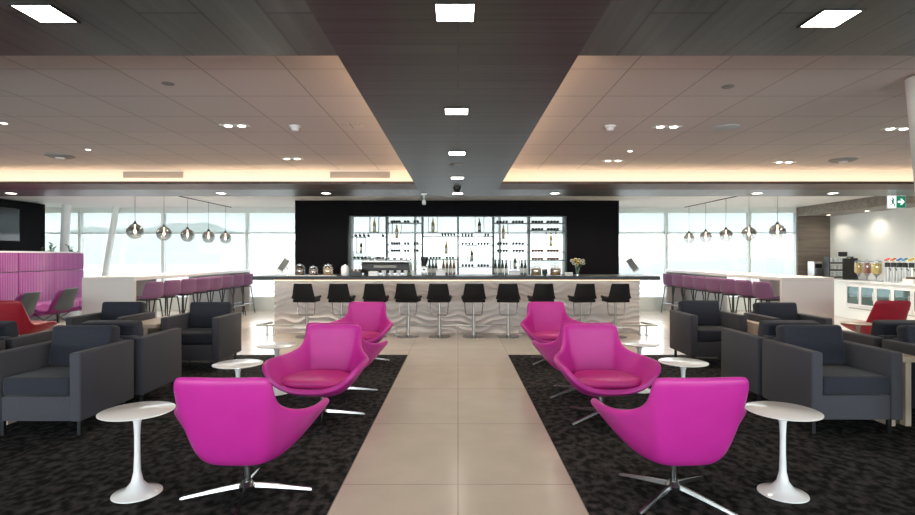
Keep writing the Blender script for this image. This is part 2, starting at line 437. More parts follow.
MB().box(-.03, .03, -.07, .05, -.2, -.12, .012, 2).done('body', 'paper', t)
# vents on the cove face
def mk_vent():
    t = empty('vent_grille'); 
    MB().box(-.47, .47, -.012, 0, -.05, .05).done('frame', 'spk_v', t, smooth=False)
    s = MB()
    for k in range(5): s.box(-.46, .46, -.02, -.012, -.04+k*.019, -.034+k*.019)
    s.done('slat', 'spk_v', t, smooth=False)
    return t
M['spk_v'] = mat('vent_beige', (.40, .33, .28), .6)  # darker beige shared by vent frame and slats
vt = Maker(mk_vent)
vt((px(153, CY1+.21), CY1+.22, 2.752), 0, 'long slotted air vent in the glowing cove, left one', 'vent')
vt((px(360, CY1+.21), CY1+.22, 2.752), 0, 'long slotted air vent in the glowing cove, nearer the aisle', 'vent')
# cove led strips (real lamps lying in the trough)
for s_ in (-1, 1):
    nm = 'left' if s_ < 0 else 'right'
    a, b = sorted((s_*(CX-.02), s_*9.8))
    t = empty('led_strip', (0, 0, 0), 0, 'warm strip lamp in the cove of the %s raised ceiling' % nm, 'strip light')
    MB().box(a, b, CY1+.10, CY1+.125, ZC+.041, ZC+.051).done('strip', 'led', t, smooth=False)
    x = s_*(CX-.10)
    MB().box(x-.006, x+.006, CY0, CY1+.08, ZC+.041, ZC+.051).done('strip', M['led_side'] if 'led_side' in M else emis('led_side', (1, .70, .43), 11), t, smooth=False)

# ------------------------------------------------------------------ exit sign
t = empty('exit_sign', (px(896, 9.4), 9.4, 2.435), 0, 'green and white running-man exit sign hanging at the right', 'exit sign')
MB().box(-.165, .165, -.012, .012, -.115, .12, .004, 1).done('sign_body', 'paper', t, smooth=False)
MB().box(-.155, -.01, -.016, -.012, -.10, .105).done('pictogram_panel', 'sign_white', t, smooth=False)
MB().box(-.01, .155, -.016, -.012, -.10, .105).done('arrow_panel', 'green', t, smooth=False)
a = MB(); a.prism([(.02, -.012), (.09, -.012), (.06, -.05), (.085, -.05), (.135, 0.005), (.085, .06), (.06, .06), (.09, .022), (.02, .022)], -.019, -.016, 'y')
a.done('arrow', 'sign_white', t, smooth=False)
a = MB(); a.cyl(0, 0, -.019, -.016, .016, 14, mtx=Matrix.Translation((-.07, 0, .065)) @ Matrix.Rotation(pi/2, 4, 'X') @ Matrix.Translation((0, 0, .035)))
a.prism([(-.10, .04), (-.055, .05), (-.05, .0), (-.085, -.01)], -.019, -.016, 'y')
a.prism([(-.085, -.01), (-.055, 0), (-.03, -.04), (-.035, -.085), (-.05, -.085), (-.048, -.045)], -.019, -.016, 'y')
a.prism([(-.08, 0), (-.06, -.01), (-.09, -.05), (-.135, -.055), (-.135, -.04), (-.10, -.038)], -.019, -.016, 'y')
a.prism([(-.06, .05), (-.03, .02), (-.015, .03), (-.018, .04), (-.032, .035), (-.055, .058)], -.019, -.016, 'y')
a.prism([(-.10, .045), (-.13, .01), (-.145, .02), (-.11, .055)], -.019, -.016, 'y')
a.done('running_figure', 'green', t, smooth=False)
MB().box(-.1, -.09, -.003, .003, .12, .144).box(.09, .1, -.003, .003, .12, .144).done('hanger', 'brushed', t, smooth=False)

# ------------------------------------------------------------------ black bar wall with opening
BW = 12.6
w = MB()
w.box(px(295, BW), -2.62, BW, BW+.3, 0, 2.8); w.box(2.60, px(619, BW), BW, BW+.3, 0, 2.8)
w.box(-2.62, 2.60, BW, BW+.3, 2.43, 2.8); w.box(-2.62, 2.60, BW, BW+.3, 0, 1.0)
w = struct(w.done('wall_bar', 'black_wall', smooth=False))
# back counter under the opening
t = empty('back_counter', (0, 0, 0), 0, 'dark back counter with pale top below the bottle shelves', 'counter')
MB().box(-3.6, 3.6, 12.05, 12.58, 0, .93).done('body', 'black', t, smooth=False)
MB().box(-3.62, 3.62, 12.02, 12.59, .93, .97).done('worktop', 'ledge_grey', t, smooth=False)
# shelf rack
def sx(cx, crop): return px({1: 345, 2: 415, 3: 490}[crop] + cx/7.3625, BW)
def sz(cy): return pz(210 + cy/7.3625, BW)
rack = empty('bottle_rack', (0, 0, 0), 0, 'tall grey-green metal bottle rack filling the opening in the black wall', 'shelving')
SD0, SD1 = BW-.02, BW+.26
TOPZ = 2.43
for x in (350.7, 386.5, 422.3, 458, 493.5, 529.2, 565.3):
    up = MB(); up.box(px(x, BW)-.022, px(x, BW)+.022, SD0, SD1, 1.0, TOPZ); up.done('upright', 'shelf_metal', rack, smooth=False)
bay = [(351.4, 386), (387, 421.8), (422.8, 457.5), (458.5, 493), (494, 528.7), (529.7, 564.5)]
shelves = {0: (195, 360), 1: (93, 253, 306), 2: (190, 360), 3: (193, 256, 417), 4: (95, 254, 308), 5: (95, 150, 307, 368)}
for bi, ys in shelves.items():
    for cy in ys:
        z = sz(cy)
        MB().box(px(bay[bi][0], BW), px(bay[bi][1], BW), SD0, SD1, z-.018, z).done('shelf', 'shelf_metal', rack, smooth=False)
M['bottle_end'] = mat('bottle_end', (.008, .016, .012), .5, spec=.2)
M['bottle_end_o'] = mat('bottle_end_amber', (.13, .05, .02), .5, spec=.2)
def mk_lying(m):
    def f():
        t = empty('wine_bottle')
        Rm = Matrix.Rotation(-pi/2, 4, 'X')
        MB().lathe([(0, 0), (.027, .002), (.029, .01), (.029, .15), (.024, .175), (.014, .20), (.013, .25), (0, .25)], n=12, mtx=Rm).done('glass_body', m, t)
        return t
    return f
lying = Maker(mk_lying('bottle_end')); lying_o = Maker(mk_lying('bottle_end_o'))
rows = {  # bay: [(shelf y, [(x0, x1, n, crop)...], amber)]
 0: [(195, [(60, 185, 4, 1), (262, 290, 1, 1)], 0), (360, [(55, 190, 5, 1), (230, 285, 3, 1)], 0)],
 1: [(y, [(335, 408, 4, 1), (430, 475, 2, 1), (500, 545, 2, 1)], 0) for y in (93, 253, 306)],
 2: [(190, [(190, 300, 5, 2)], 0), (360, [(105, 190, 4, 2), (225, 290, 3, 2)], 0)],
 3: [(193, [(340, 430, 4, 2), (508, 550, 2, 2)], 0), (256, [(340, 435, 4, 2), (457, 548, 4, 2)], 0), (417, [(340, 435, 4, 2), (457, 548, 4, 2)], 0)],
 4: [(95, [(45, 135, 4, 3), (162, 250, 4, 3)], 0), (254, [(50, 135, 4, 3), (162, 255, 4, 3)], 0), (308, [(50, 135, 4, 3), (165, 255, 4, 3)], 0)],
 5: [(95, [(307, 395, 4, 3), (418, 512, 4, 3)], 0), (150, [(307, 395, 4, 3), (420, 510, 4, 3)], 0), (307, [(307, 395, 4, 3), (422, 510, 4, 3)], 1), (368, [(307, 395, 4, 3), (422, 510, 4, 3)], 1)]}
oname = ['leftmost', 'second from left', 'third from left', 'fourth from left', 'fifth from left', 'rightmost']
lev = ['top', 'second', 'third', 'lowest']
for bi, lst in rows.items():
    for ri, (cy, segs, amb) in enumerate(lst):
        for x0, x1, n, cr in segs:
            for k in range(n):
                xx = sx(x0 + (x1-x0)*(k+.5)/n, cr)
                (lying_o if amb else lying)((xx, SD0+.005, sz(cy)+.0305), 0,
                    '%s wine bottle lying end-on, %s bay of the rack, %s bottle row' % ('amber' if amb else 'dark green', oname[bi], lev[ri] if ri < len(lst)-1 or len(lst) == 4 else 'lowest'),
                    'bottle', 'bottles lying in the %s bay, %s row' % (oname[bi], lev[ri]))
# display frames with a standing bottle
def bottle_parts(t, m, h=.30, lab='label', foil=True, r=.037):
    k = h/.30
    MB().lathe([(0, 0), (r, .004), (r, .17*k), (r*.8, .2*k), (.014, .235*k), (.013, .285*k), (0, .285*k)], n=16).done('glass_body', m, t)
    MB().lathe([(r+.0015, .05*k), (r+.0015, .13*k)], n=16).done('label', lab, t)
    MB().lathe([(.0152, .245*k), (.0152, h), (0, h)], n=12).done('cap', 'cork' if foil else 'black', t)
def display(bi, x0, x1, y0, y1, cr, m, lab):
    xa, xb, zt, zb = sx(x0, cr), sx(x1, cr), sz(y0), sz(y1)
    t = empty('display_frame', ((xa+xb)/2, SD0-.125, zb), 0, 'thin square bronze frame holding one bottle, ' + lab, 'display frame')
    w_, h_ = (xb-xa)/2, zt-zb
    f = MB(); q = .009
    f.box(-w_, -w_+q, 0, .10, 0, h_); f.box(w_-q, w_, 0, .10, 0, h_); f.box(-w_+q, w_-q, 0, .10, 0, q); f.box(-w_+q, w_-q, 0, .10, h_-q, h_)
    f.done('frame', 'shelf_metal', t, smooth=False)
    b = empty('wine_bottle', ((xa+xb)/2, SD0-.075, zb+q), 0, '%s bottle standing in the bronze frame, %s' % ({'bottle_gold': 'golden', 'bottle_dark': 'dark', 'bottle_brown': 'brown'}[m], lab), 'bottle')
    bottle_parts(b, m, min(.33, h_*.86))
display(0, 187, 255, 50, 165, 1, 'bottle_gold', 'upper in the leftmost bay')
display(0, 90, 158, 205, 320, 1, 'bottle_dark', 'lower in the leftmost bay')
display(1, 350, 418, 97, 210, 1, 'bottle_gold', 'in the second bay from left')
display(2, 100, 167, 50, 165, 2, 'bottle_gold', 'upper in the third bay from left')
display(2, 197, 265, 210, 325, 2, 'bottle_gold', 'lower in the third bay from left')
display(3, 440, 507, 50, 165, 2, 'bottle_dark', 'upper in the fourth bay from left')
display(3, 383, 452, 262, 380, 2, 'bottle_brown', 'lower in the fourth bay from left')
display(4, 62, 130, 100, 215, 3, 'bottle_gold', 'upper in the fifth bay from left')
display(4, 148, 215, 312, 435, 3, 'bottle_dark', 'lower in the fifth bay from left')
display(5, 408, 480, 152, 268, 3, 'bottle_gold', 'in the rightmost bay')

# ------------------------------------------------------------------ bar
BF, BT = 10.2, 1.10
XB0, XB1 = px(274, BF), px(640, BF)
bar = empty('bar_counter', (0, 0, 0), 0, 'long bar with pale wavy sculpted front and dark stone top', 'bar counter')
MB().box(XB0, XB1, BF+.04, BF+.75, 0, BT-.071).done('body', 'taupe_flat', bar, smooth=False)
def wv(x, z):
    return 1-abs(sin(z*27 + 1.6*sin(x*3.1+z*3.0) + 1.1*sin(x*7.3-z*5) + .5*sin(x*12.7+1.3+z*9)))
g = []
nx, nz = 300, 66
for j in range(nz+1):
    z = .0 + (BT-.072)*j/nz
    row = []
    for i in range(nx+1):
        x = XB0 + (XB1-XB0)*i/nx
        v = wv(x, z)
        row.append((x, BF+.036-.045*(v**1.2)*(.7+.3*sin(x*2.3+z*6)), z))
    g.append(row)
MB().grid(g).done('front_panel', 'wave', bar)
MB().box(px(252.5, 9.95), px(660, 9.95), 9.93, BF+.85, BT-.07, BT, .006, 2).done('countertop', 'counter', bar, smooth=False)
MB().box(XB0+.05, XB1-.05, 10.05, 10.06, BT-.08, BT-.0705).done('light_strip', 'led_bar', bar, smooth=False)
# foot rail
fr = empty('foot_rail', (0, 0, 0), 0, 'low steel foot rail running along the bar front, curling round its ends', 'foot rail')
RY = 9.93
xa, xb = px(256.5, RY), px(657, RY)
MB().tube([(xa+.15, RY+.42, .18), (xa+.03, RY+.12, .18), (xa, RY+.02, .18), (xa+.1, RY, .18), (0, RY, .18), (xb-.1, RY, .18), (xb, RY+.02, .18), (xb-.03, RY+.12, .18), (xb-.15, RY+.42, .18)], .019, 10).done('rail', 'brushed', fr)
for x in (xa+.2, xa+.32, -2.4, -1.15, 0, 1.15, 2.4, xb-.32, xb-.2):
    y = RY
    MB().cyl(x, y, 0, .17, .012).cyl(x, y, 0, .012, .04).done('post', 'brushed', fr)

# bar stools
def mk_barstool():
    t = empty('bar_stool')
    # chair faces +y (the bar); back towards the camera at -y
    rows_ = []
    prof = [(.19, .70, .205), (.17, .725, .21), (.05, .715, .215), (-.08, .70, .215), (-.155, .715, .205), (-.185, .76, .19), (-.20, .84, .172), (-.215, .93, .155), (-.222, .985, .142)]
    for y, z, w_ in prof:
        rows_.append([(w_*u, y + (.05*abs(u)**2 if z > .74 else 0), z + (.03*abs(u)**3 if z < .74 else 0)) for u in (-1, -.8, -.4, 0, .4, .8, 1)])
    MB().grid(rows_).done('seat_shell', 'black_soft', t, mods=[('SOLIDIFY', dict(thickness=.045, offset=1)), ('BEVEL', dict(width=.008, segments=2)), ('SUBSURF', dict(levels=1, render_levels=1))])
    MB().box(-.205, .205, -.17, .17, .64, .70, .02, 2).done('seat_base', 'black_soft', t)
    MB().cyl(0, 0, .012, .36, .032).cyl(0, 0, .36, .64, .024).done('column', 'brushed', t)
    MB().lathe([(0, .03), (.04, .028), (.06, .016), (.20, .010), (.205, .004), (.205, 0), (0, 0)], n=36).done('base', 'chrome', t)
    MB().tube([(-.165, -.03, .66), (-.165, -.03, .58), (-.15, -.03, .42), (-.13, -.03, .40), (.13, -.03, .40), (.15, -.03, .42), (.165, -.03, .58), (.165, -.03, .66)], .009, 8).done('footrest', 'chrome', t)
    return t
bs = Maker(mk_barstool)
pos = [306.8, 341.6, 376, 408.3, 439.4, 473.6, 508.2, 541, 581.8, 615.5]
names = ['first from left, in front of the cookie jars', 'second from left', 'third from left', 'fourth from left', 'left of the middle two at the bar', 'right of the middle two at the bar', 'fourth from right', 'third from right', 'second from right, below the flowers', 'first from right']
yaws = [-4, -3, 0, -8, -3, 2, -6, 6, 5, 7]
for x, nmx, yw in zip(pos, names, yaws):
    bs((px(x, 9.72), 9.72, 0), R(yw), 'black bar stool on steel post, ' + nmx, 'bar stool', 'black stools along the bar')

# ------------------------------------------------------------------ things on the bar
TY = 10.2
def onbar(name, x, label, cat, y=TY, rz=0, group=None): return empty(name, (px(x, y), y, BT), rz, label, cat, group)
def jar(x, m, label, r=.085, h=.20, y=TY, z=None):
    t = onbar('glass_jar', x, label, 'jar', y)
    if z is not None: t.location.z = z
    MB().lathe([(0, .004), (r*.9, .004), (r, .02), (r, h*.68), (r*.8, h*.8), (r*.78, h*.84)], n=24).done('jar_body', 'clear_glass', t)
    MB().lathe([(0, .008), (r*.86, .01), (r*.92, .03), (r*.92, h*.55), (0, h*.6)], n=20).done('contents', m, t)
    MB().lathe([(r*.84, h*.84), (r*.84, h*.88), (r*.4, h*.93), (.012, h*.95), (.02, h), (0, h*1.02)], n=20).done('lid', 'clear_glass', t)
jar(300, 'cocoa', 'glass jar of dark brown biscuits, leftmost on the bar', .095, .24)
jar(313.5, 'cocoa', 'glass jar of dark brown biscuits, second on the bar, on a tray')
jar(328, 'biscuit', 'glass jar of golden biscuits beside the two dark jars', .095, .24)
t = onbar('serving_tray', 314, 'thin pale tray under the cookie jars', 'tray', TY)
t.location = (px(313, 10.05), 10.05, BT); MB().box(-.45, .45, -.03, .02, 0, .012, .003, 1).done('tray_plate', 'paper', t)
t = onbar('white_canister', 345, 'white ceramic canister with lid between the jars and coffee machine', 'canister')
MB().lathe([(0, 0), (.068, .003), (.075, .02), (.075, .15), (.06, .17)], n=20).done('body', 'paper', t)
MB().lathe([(.065, .17), (.065, .185), (.02, .2), (.015, .215), (0, .216)], n=20).done('lid', 'paper', t)
t = onbar('sugar_caddy', 356, 'dark compartment caddy left of the coffee machine', 'caddy')
MB().box(-.11, .11, -.05, .05, 0, .012).box(-.11, .11, -.05, -.045, .012, .09).box(-.11, .11, .045, .05, .012, .12).box(-.11, -.105, -.045, .045, .012, .1).box(.105, .11, -.045, .045, .012, .1).done('holder', 'black', t, smooth=False)
for k in range(5): MB().box(-.09+k*.038, -.065+k*.038, -.03, .03, .015, .13).done('sachet_stack', 'paper' if k % 2 else 'cocoa', t, smooth=False)
# coffee machine
t = onbar('coffee_machine', 386, 'long black espresso machine with steel band on the bar', 'coffee machine', 10.45)
MB().box(-.46, .46, -.12, .22, .05, .25, .02, 2).done('body', 'black', t)
MB().box(-.47, .47, -.14, .24, .25, .30, .012, 2).done('top_tray', 'brushed', t)
MB().box(-.22, .22, -.135, -.12, .15, .20, .004, 1).done('name_plate', 'spk', t)
r_ = MB()
for k in range(14): r_.tube([(-.42+k*.064, -.12, .30), (-.42+k*.064, -.12, .335)], .004, 6)
r_.tube([(-.43, -.12, .335), (.43, -.12, .335)], .006, 6); r_.done('cup_rail', 'black', t)
for sx_ in (-.46, .46): MB().tube([(sx_, -.12, .22), (sx_*1.06, -.16, .18), (sx_*1.04, -.17, .06)], .008, 8).done('steam_wand', 'chrome', t)
for sx_ in (-.4, .4): MB().cyl(sx_, -.05, 0, .05, .03).done('foot', 'black', t); MB().cyl(sx_, .15, 0, .05, .03).done('foot', 'black', t)
for k in range(6):
    MB().lathe([(.028, 0), (.036, .055), (.034, .056), (.026, .004), (0, .004)], -.36+k*.13, .06, .30, 14).done('cup', 'paper', t)
t = onbar('napkin_box', 373.5, 'low white napkin box in front of the coffee machine', 'box', 10.1)
MB().box(-.09, .09, -.05, .05, 0, .085, .006, 1).done('box_body', 'paper', t)
MB().box(-.06, .06, -.03, .03, .085, .095).done('napkin', 'label', t, smooth=False)
def mk_cups():
    t = empty('cup_stack')
    MB().lathe([(0, 0), (.026, 0), (.040, .085), (.041, .09), (.037, .09), (.035, .085)], n=18).done('cup', 'paper', t)
    MB().lathe([(.0415, .088), (.0425, .104), (.038, .104), (.036, .092)], n=18).done('cup_rim', 'paper', t)
    return t
cs = Maker(mk_cups)
for x, lab in ((384, 'first'), (391.5, 'second'), (398.8, 'third'), (405.8, 'fourth'), (413, 'fifth')):
    cs((px(x, 10.12), 10.12, BT), 0, 'white paper cup in the row before the coffee machine, %s from left' % lab, 'cup', 'white cups before the coffee machine')
t = onbar('coffee_grinder', 424.5, 'steel coffee grinder with black cone hopper on the bar', 'coffee grinder', 10.35)
MB().box(-.055, .055, -.08, .08, 0, .19, .012, 2).done('body', 'brushed', t)
MB().lathe([(.035, .19), (.075, .31), (.075, .35), (0, .35)], n=20).done('hopper', 'black', t)
MB().box(-.09, .09, -.09, .09, .35, .365, .004, 1).done('hopper_lid', 'black', t)
MB().cyl(0, -.1, .1, .13, .03).done('spout', 'black', t)
def mk_bottle(m, h, foil=True, r=.037):
    def f():
        t = empty('wine_bottle'); bottle_parts(t, m, h, foil=foil, r=r); return t
    return f
bd = Maker(mk_bottle('bottle_dark', .31, False, .031)); bb = Maker(mk_bottle('bottle_brown', .31, True, .031)); bgn = Maker(mk_bottle('bottle_green', .33, False))
BY = 12.2; BZ = .97
def back(mk, x, lab, z=BZ, y=BY, g=None): mk((px(x, y), y, z), 0, lab, 'bottle', g)
for i, x in enumerate((429.5, 432.8, 436)): back(bd, x, 'dark wine bottle standing right of the grinder, %s of three' % ['left', 'middle', 'right'][i], 1.10, 10.55, 'three dark bottles right of the grinder')
for i, x in enumerate((443.5, 447, 450.5, 454)): back(bb, x, 'amber-brown bottle behind the white boxes at mid bar, %s of four' % ['first', 'second', 'third', 'fourth'][i], 1.10, 10.55, 'four amber bottles at mid bar')
for i, x in enumerate((495.5, 499, 502.6, 506.2)): back(bd, x, 'dark wine bottle left of the framed bottle on the bar, %s of four' % ['first', 'second', 'third', 'fourth'][i], 1.10, 10.55, 'four dark bottles at the right of the bar')
for i, x in enumerate((521.8, 525.2)): back(bd, x, 'dark wine bottle right of the framed bottle on the bar, %s of two' % ['left', 'right'][i], 1.10, 10.55, 'two dark bottles at the right of the bar')
back(bgn, 406.3, 'pale green bottle behind the coffee machine, left of two', 1.10, 10.85); back(bgn, 410.3, 'pale green bottle behind the coffee machine, right of two', 1.10, 10.85)
t = onbar('cup_carton', 440.5, 'white stepped stack of takeaway lids at mid bar', 'box', 10.3)
MB().box(-.09, .09, -.04, .04, 0, .10, .004, 1).done('carton', 'paper', t); MB().box(-.05, .03, -.03, .03, .10, .15, .004, 1).done('lid_stack', 'paper', t)
t = onbar('bottle_plinth', 514.5, 'small white plinth under the framed bottle', 'plinth', 10.55)
MB().box(-.11, .11, -.06, .06, 0, .09, .004, 1).done('plinth_block', 'paper', t)
jar(536, 'biscuit', 'wide glass cookie jar, left of two at the right of the bar', .105, .25)
jar(555.5, 'biscuit', 'wide glass cookie jar, right of two at the right of the bar', .105, .25)
t = onbar('card_reader', 545, 'small black payment terminal between two cookie jars', 'payment terminal', 10.15)
MB().box(-.05, .05, -.02, .02, .03, .13, .008, 2, mtx=Matrix.Rotation(-.3, 4, 'X')).done('terminal', 'black', t); MB().cyl(0, 0, 0, .04, .03).done('stand', 'black', t)
t = onbar('menu_box', 568.5, 'low white box beside the flower vase', 'box', 10.2)
MB().box(-.075, .075, -.04, .04, 0, .065, .004, 1).done('box_body', 'paper', t); MB().box(-.06, .06, -.042, -.04, .015, .05).done('label_strip', 'label', t, smooth=False)
t = onbar('flower_vase', 577.5, 'clear vase with cream and yellow flowers on the bar', 'flower vase', 10.25)
MB().lathe([(0, .002), (.03, .002), (.028, .06), (.045, .17), (.043, .17), (.025, .06)], n=20).done('vase', 'clear_glass', t)
st = MB(); fl = MB(); fy = MB()
for k, (dx, dz) in enumerate(((-.11, .29), (-.04, .31), (.03, .30), (.10, .29), (-.08, .24), (0, .25), (.07, .25), (-.02, .21), (.11, .24))):
    st.tube([(0, 0, .02), (dx*.3, 0, .15), (dx, random.uniform(-.04, .04), dz)], .004, 5)
    tgt = fy if k in (5, 1) else fl
    for q in range(6):
        a_ = q*pi/3
        tgt.lathe([(0, -.012), (.022, 0), (0, .012)], dx+.024*cos(a_), -.02+.02*sin(k), dz+.024*sin(a_), 8)
st.done('stems', 'leaf', t); fl.done('blossoms', 'petal', t); fy.done('yellow_blossoms', 'petal_y', t)
def tablet(x0, rz, label, tilt, Z=10.3):
    t = onbar('tablet_stand', x0, label, 'tablet', Z, rz)
    MB().cyl(0, 0, 0, .008, .05).done('base', 'brushed', t)
    MB().tube([(0, 0, .008), (0, 0, .10), (-.01, 0, .14), (-.07*tilt, 0, .19)], .009, 8).done('stem', 'brushed', t)
    m4 = Matrix.Translation((-.10*tilt, 0, .21)) @ Matrix.Rotation(R(28*tilt*1), 4, 'Y') @ Matrix.Rotation(R(-20), 4, 'X')
    MB().box(-.075, .075, -.006, .006, -.15, .13, .004, 1, mtx=m4).done('tablet_body', 'paper', t)
    MB().box(-.065, .065, -.009, -.006, -.12, .12, mtx=m4).done('display', 'tablet_grey', t, smooth=False)
tablet(288, R(-20), 'white tablet on a thin stand at the left end of the bar', 1)
tablet(628, R(20), 'grey tablet on a curved stand at the right end of the bar', -1)

# ------------------------------------------------------------------ swivel chairs
def mk_swivel(shell_m, seat_m, wing=1):
    def f():
        t = empty('swivel_chair')
        # faces +y. rim control points (half), from back centre round to front centre
        rim = [(0, -.385, .80), (.12, -.385, .802), (.245, -.373, .802), (.282, -.345, .788), (.287, -.31, .70), (.297, -.265, .62), (.345, -.20, .572), (.40, -.13, .548), (.442, -.04, .538), (.463, .06, .535), (.467, .16, .535), (.458, .26, .52), (.415, .335, .47), (.31, .362, .35), (.14, .366, .305), (0, .368, .30)]
        if wing < 1: rim = [(x if y < -.24 else .29+(x-.29)*wing if x > .29 else x, y, z if z > .6 else .32+(z-.32)*wing) for x, y, z in rim]
        base = [(0, -.21), (.07, -.21), (.13, -.20), (.165, -.18), (.185, -.155), (.20, -.125), (.215, -.085), (.225, -.03), (.228, .03), (.226, .09), (.22, .14), (.205, .19), (.18, .22), (.14, .24), (.07, .25), (0, .25)]
        full = rim + [(-x, y, z) for x, y, z in rim[-2:0:-1]]
        fb = base + [(-x, y) for x, y in base[-2:0:-1]]
        n = len(full)
        rows_ = []
        rows_.append([(b[0]*.35, b[1]*.35, .235) for b in fb])
        rows_.append([(b[0]*.75, b[1]*.75, .238) for b in fb])
        rows_.append([(b[0], b[1], .256) for b in fb])
        for tt in (.12, .3, .5, .7, .86, 1.0):
            row = []
            for (x, y, z), (bx_, by_) in zip(full, fb):
                bow = sin(pi*tt)*.10
                k = tt**.78 if z < .6 else (tt**.6)
                X = bx_ + (x-bx_)*k; Y = by_ + (y-by_)*k
                row.append((X, Y, .256 + (z-.256)*tt))
            rows_.append(row)
        sh = MB().grid(rows_, closed=True)
        bmesh.ops.holes_fill(sh.bm, edges=[e for e in sh.bm.edges if e.is_boundary and all(v.co.z < .2355 for v in e.verts)], sides=64)
        sh.done('shell', shell_m, t, mods=[('SOLIDIFY', dict(thickness=.046, offset=-1)), ('SUBSURF', dict(levels=2, render_levels=2))])
        # seat cushion
        pts = 28; r2 = []
        def outline(sc, z, sq=1):
            o_ = []
            for k in range(pts):
                a_ = 2*pi*k/pts
                cx_, sy_ = cos(a_), sin(a_)
                X = .315*sc*abs(cx_)**.6*(1 if cx_ > 0 else -1); Y = (.265*abs(sy_)**.6*(1 if sy_ > 0 else -1))*sc + .068
                X *= 1 - .30*max(0, min(1, (.15-Y)/.35))
                o_.append((X, Y, z + .008*Y/.3))
            return o_
        for sc, z in ((.3, .325), (.8, .325), (.93, .332), (.985, .350), (.985, .375), (.93, .396), (.8, .408), (.5, .413), (.2, .415)): r2.append(outline(sc, z))
        cu = MB().grid(r2, closed=True)
        bmesh.ops.holes_fill(cu.bm, edges=[e for e in cu.bm.edges if e.is_boundary], sides=64)
        cu.done('seat_cushion', seat_m, t)
        MB().cyl(0, 0, .055, .24, .022).cyl(0, 0, .222, .238, .09).done('post', 'chrome', t)
        MB().lathe([(0, .03), (.045, .03), (.05, .06), (.03, .085), (0, .085)], n=20).done('hub', 'chrome', t)
        for k in range(4):
            a_ = k*pi/2
            g_ = MB(); rr = [( .02, .075, .014, .05), (.15, .056, .013, .034), (.28, .032, .012, .016), (.37, .016, .012, .002), (.385, .010, .009, .0)]
            rw = []
            for d, zt, w_, zb in rr: rw.append([(d, -w_, zb), (d, -w_*.6, zt), (d, w_*.6, zt), (d, w_, zb)])
            g_.grid(rw, closed=True, mtx=Matrix.Rotation(a_, 4, 'Z'))
            bmesh.ops.holes_fill(g_.bm, edges=[e for e in g_.bm.edges if e.is_boundary], sides=8)
            g_.done('leg', 'chrome', t)
        return t
    return f
sw = Maker(mk_swivel('pink', 'pink_seat'))
def place_swivel(maker, x, y, rz, base_rz, label, group=None):
    t = maker((x, y, .009 if y < 7.9 and abs(x) < 7.6 and maker is sw else 0), rz, label, 'swivel chair', group)
    for ch in t.children:
        if ch.name.split('.')[0] == 'leg' : ch.rotation_euler.z = base_rz - rz
    return t
# facing +y = away from the camera
place_swivel(sw, -1.30, 3.27, R(-1), R(10), 'magenta leather swivel chair seen from behind, front left of the aisle')
place_swivel(sw, 1.33, 3.27, R(3), R(40), 'magenta leather swivel chair seen from behind, front right of the aisle')
place_swivel(sw, -1.24, 4.83, R(180-6), R(15), 'magenta swivel chair facing the camera, left of the aisle, in the middle')
place_swivel(sw, 1.305, 4.83, R(180+4), R(35), 'magenta swivel chair facing the camera, right of the aisle, in the middle')
place_swivel(sw, -1.24, 5.67, R(-4), R(20), 'magenta swivel chair hidden behind the middle one, left of the aisle')
place_swivel(sw, 1.28, 5.67, R(4), R(30), 'magenta swivel chair hidden behind the middle one, right of the aisle')
place_swivel(sw, -1.34, 7.4, R(180-3), R(10), 'magenta swivel chair nearest the bar, left of the aisle')
place_swivel(sw, 1.30, 7.4, R(180+3), R(40), 'magenta swivel chair nearest the bar, right of the aisle')
swr = Maker(mk_swivel('red', 'red', .35))
place_swivel(swr, -6.96, 8.45, R(0), R(20), 'dark red swivel chair seen from behind at the far left edge')
place_swivel(swr, 6.62, 8.40, R(0), R(20), 'dark red swivel chair seen from behind before the buffet cabinets')

# ------------------------------------------------------------------ tulip tables
def mk_tulip(m):
    def f():
        t = empty('side_table')
        MB().lathe([(0, .505), (.165, .50), (.198, .506), (.212, .512), (.212, .515), (.208, .517), (0, .517)], n=48).done('tabletop', m, t)
        MB().lathe([(0, 0), (.134, 0), (.141, .004), (.139, .009), (.11, .019), (.065, .04), (.034, .08), (.021, .14), (.017, .25), (.017, .36), (.021, .44), (.034, .482), (.06, .50), (0, .50)], n=40).done('pedestal', m, t)
        return t
    return f
tp = Maker(mk_tulip('tulip'))
for x, y, lab in ((-1.985, 3.28, 'front left, beside the chair seen from behind'), (2.01, 3.28, 'front right, beside the chair seen from behind'), (-1.955, 4.71, 'left side, second from front'), (2.03, 4.78, 'right side, second from front'),
                  (-1.95, 5.70, 'left side, third from front'), (1.985, 5.80, 'right side, third from front'), (-2.05, 7.2, 'left side, farthest, mostly behind a chair'), (2.04, 7.2, 'right side, farthest, mostly behind a chair')):
    tp((x, y, .009), 0, 'white round pedestal side table, ' + lab, 'side table')
tag(mk_tulip('tulip_tan')(), 'tan round pedestal table before the buffet, left of the red chair', 'side table').location = (5.70, 7.55, .009)

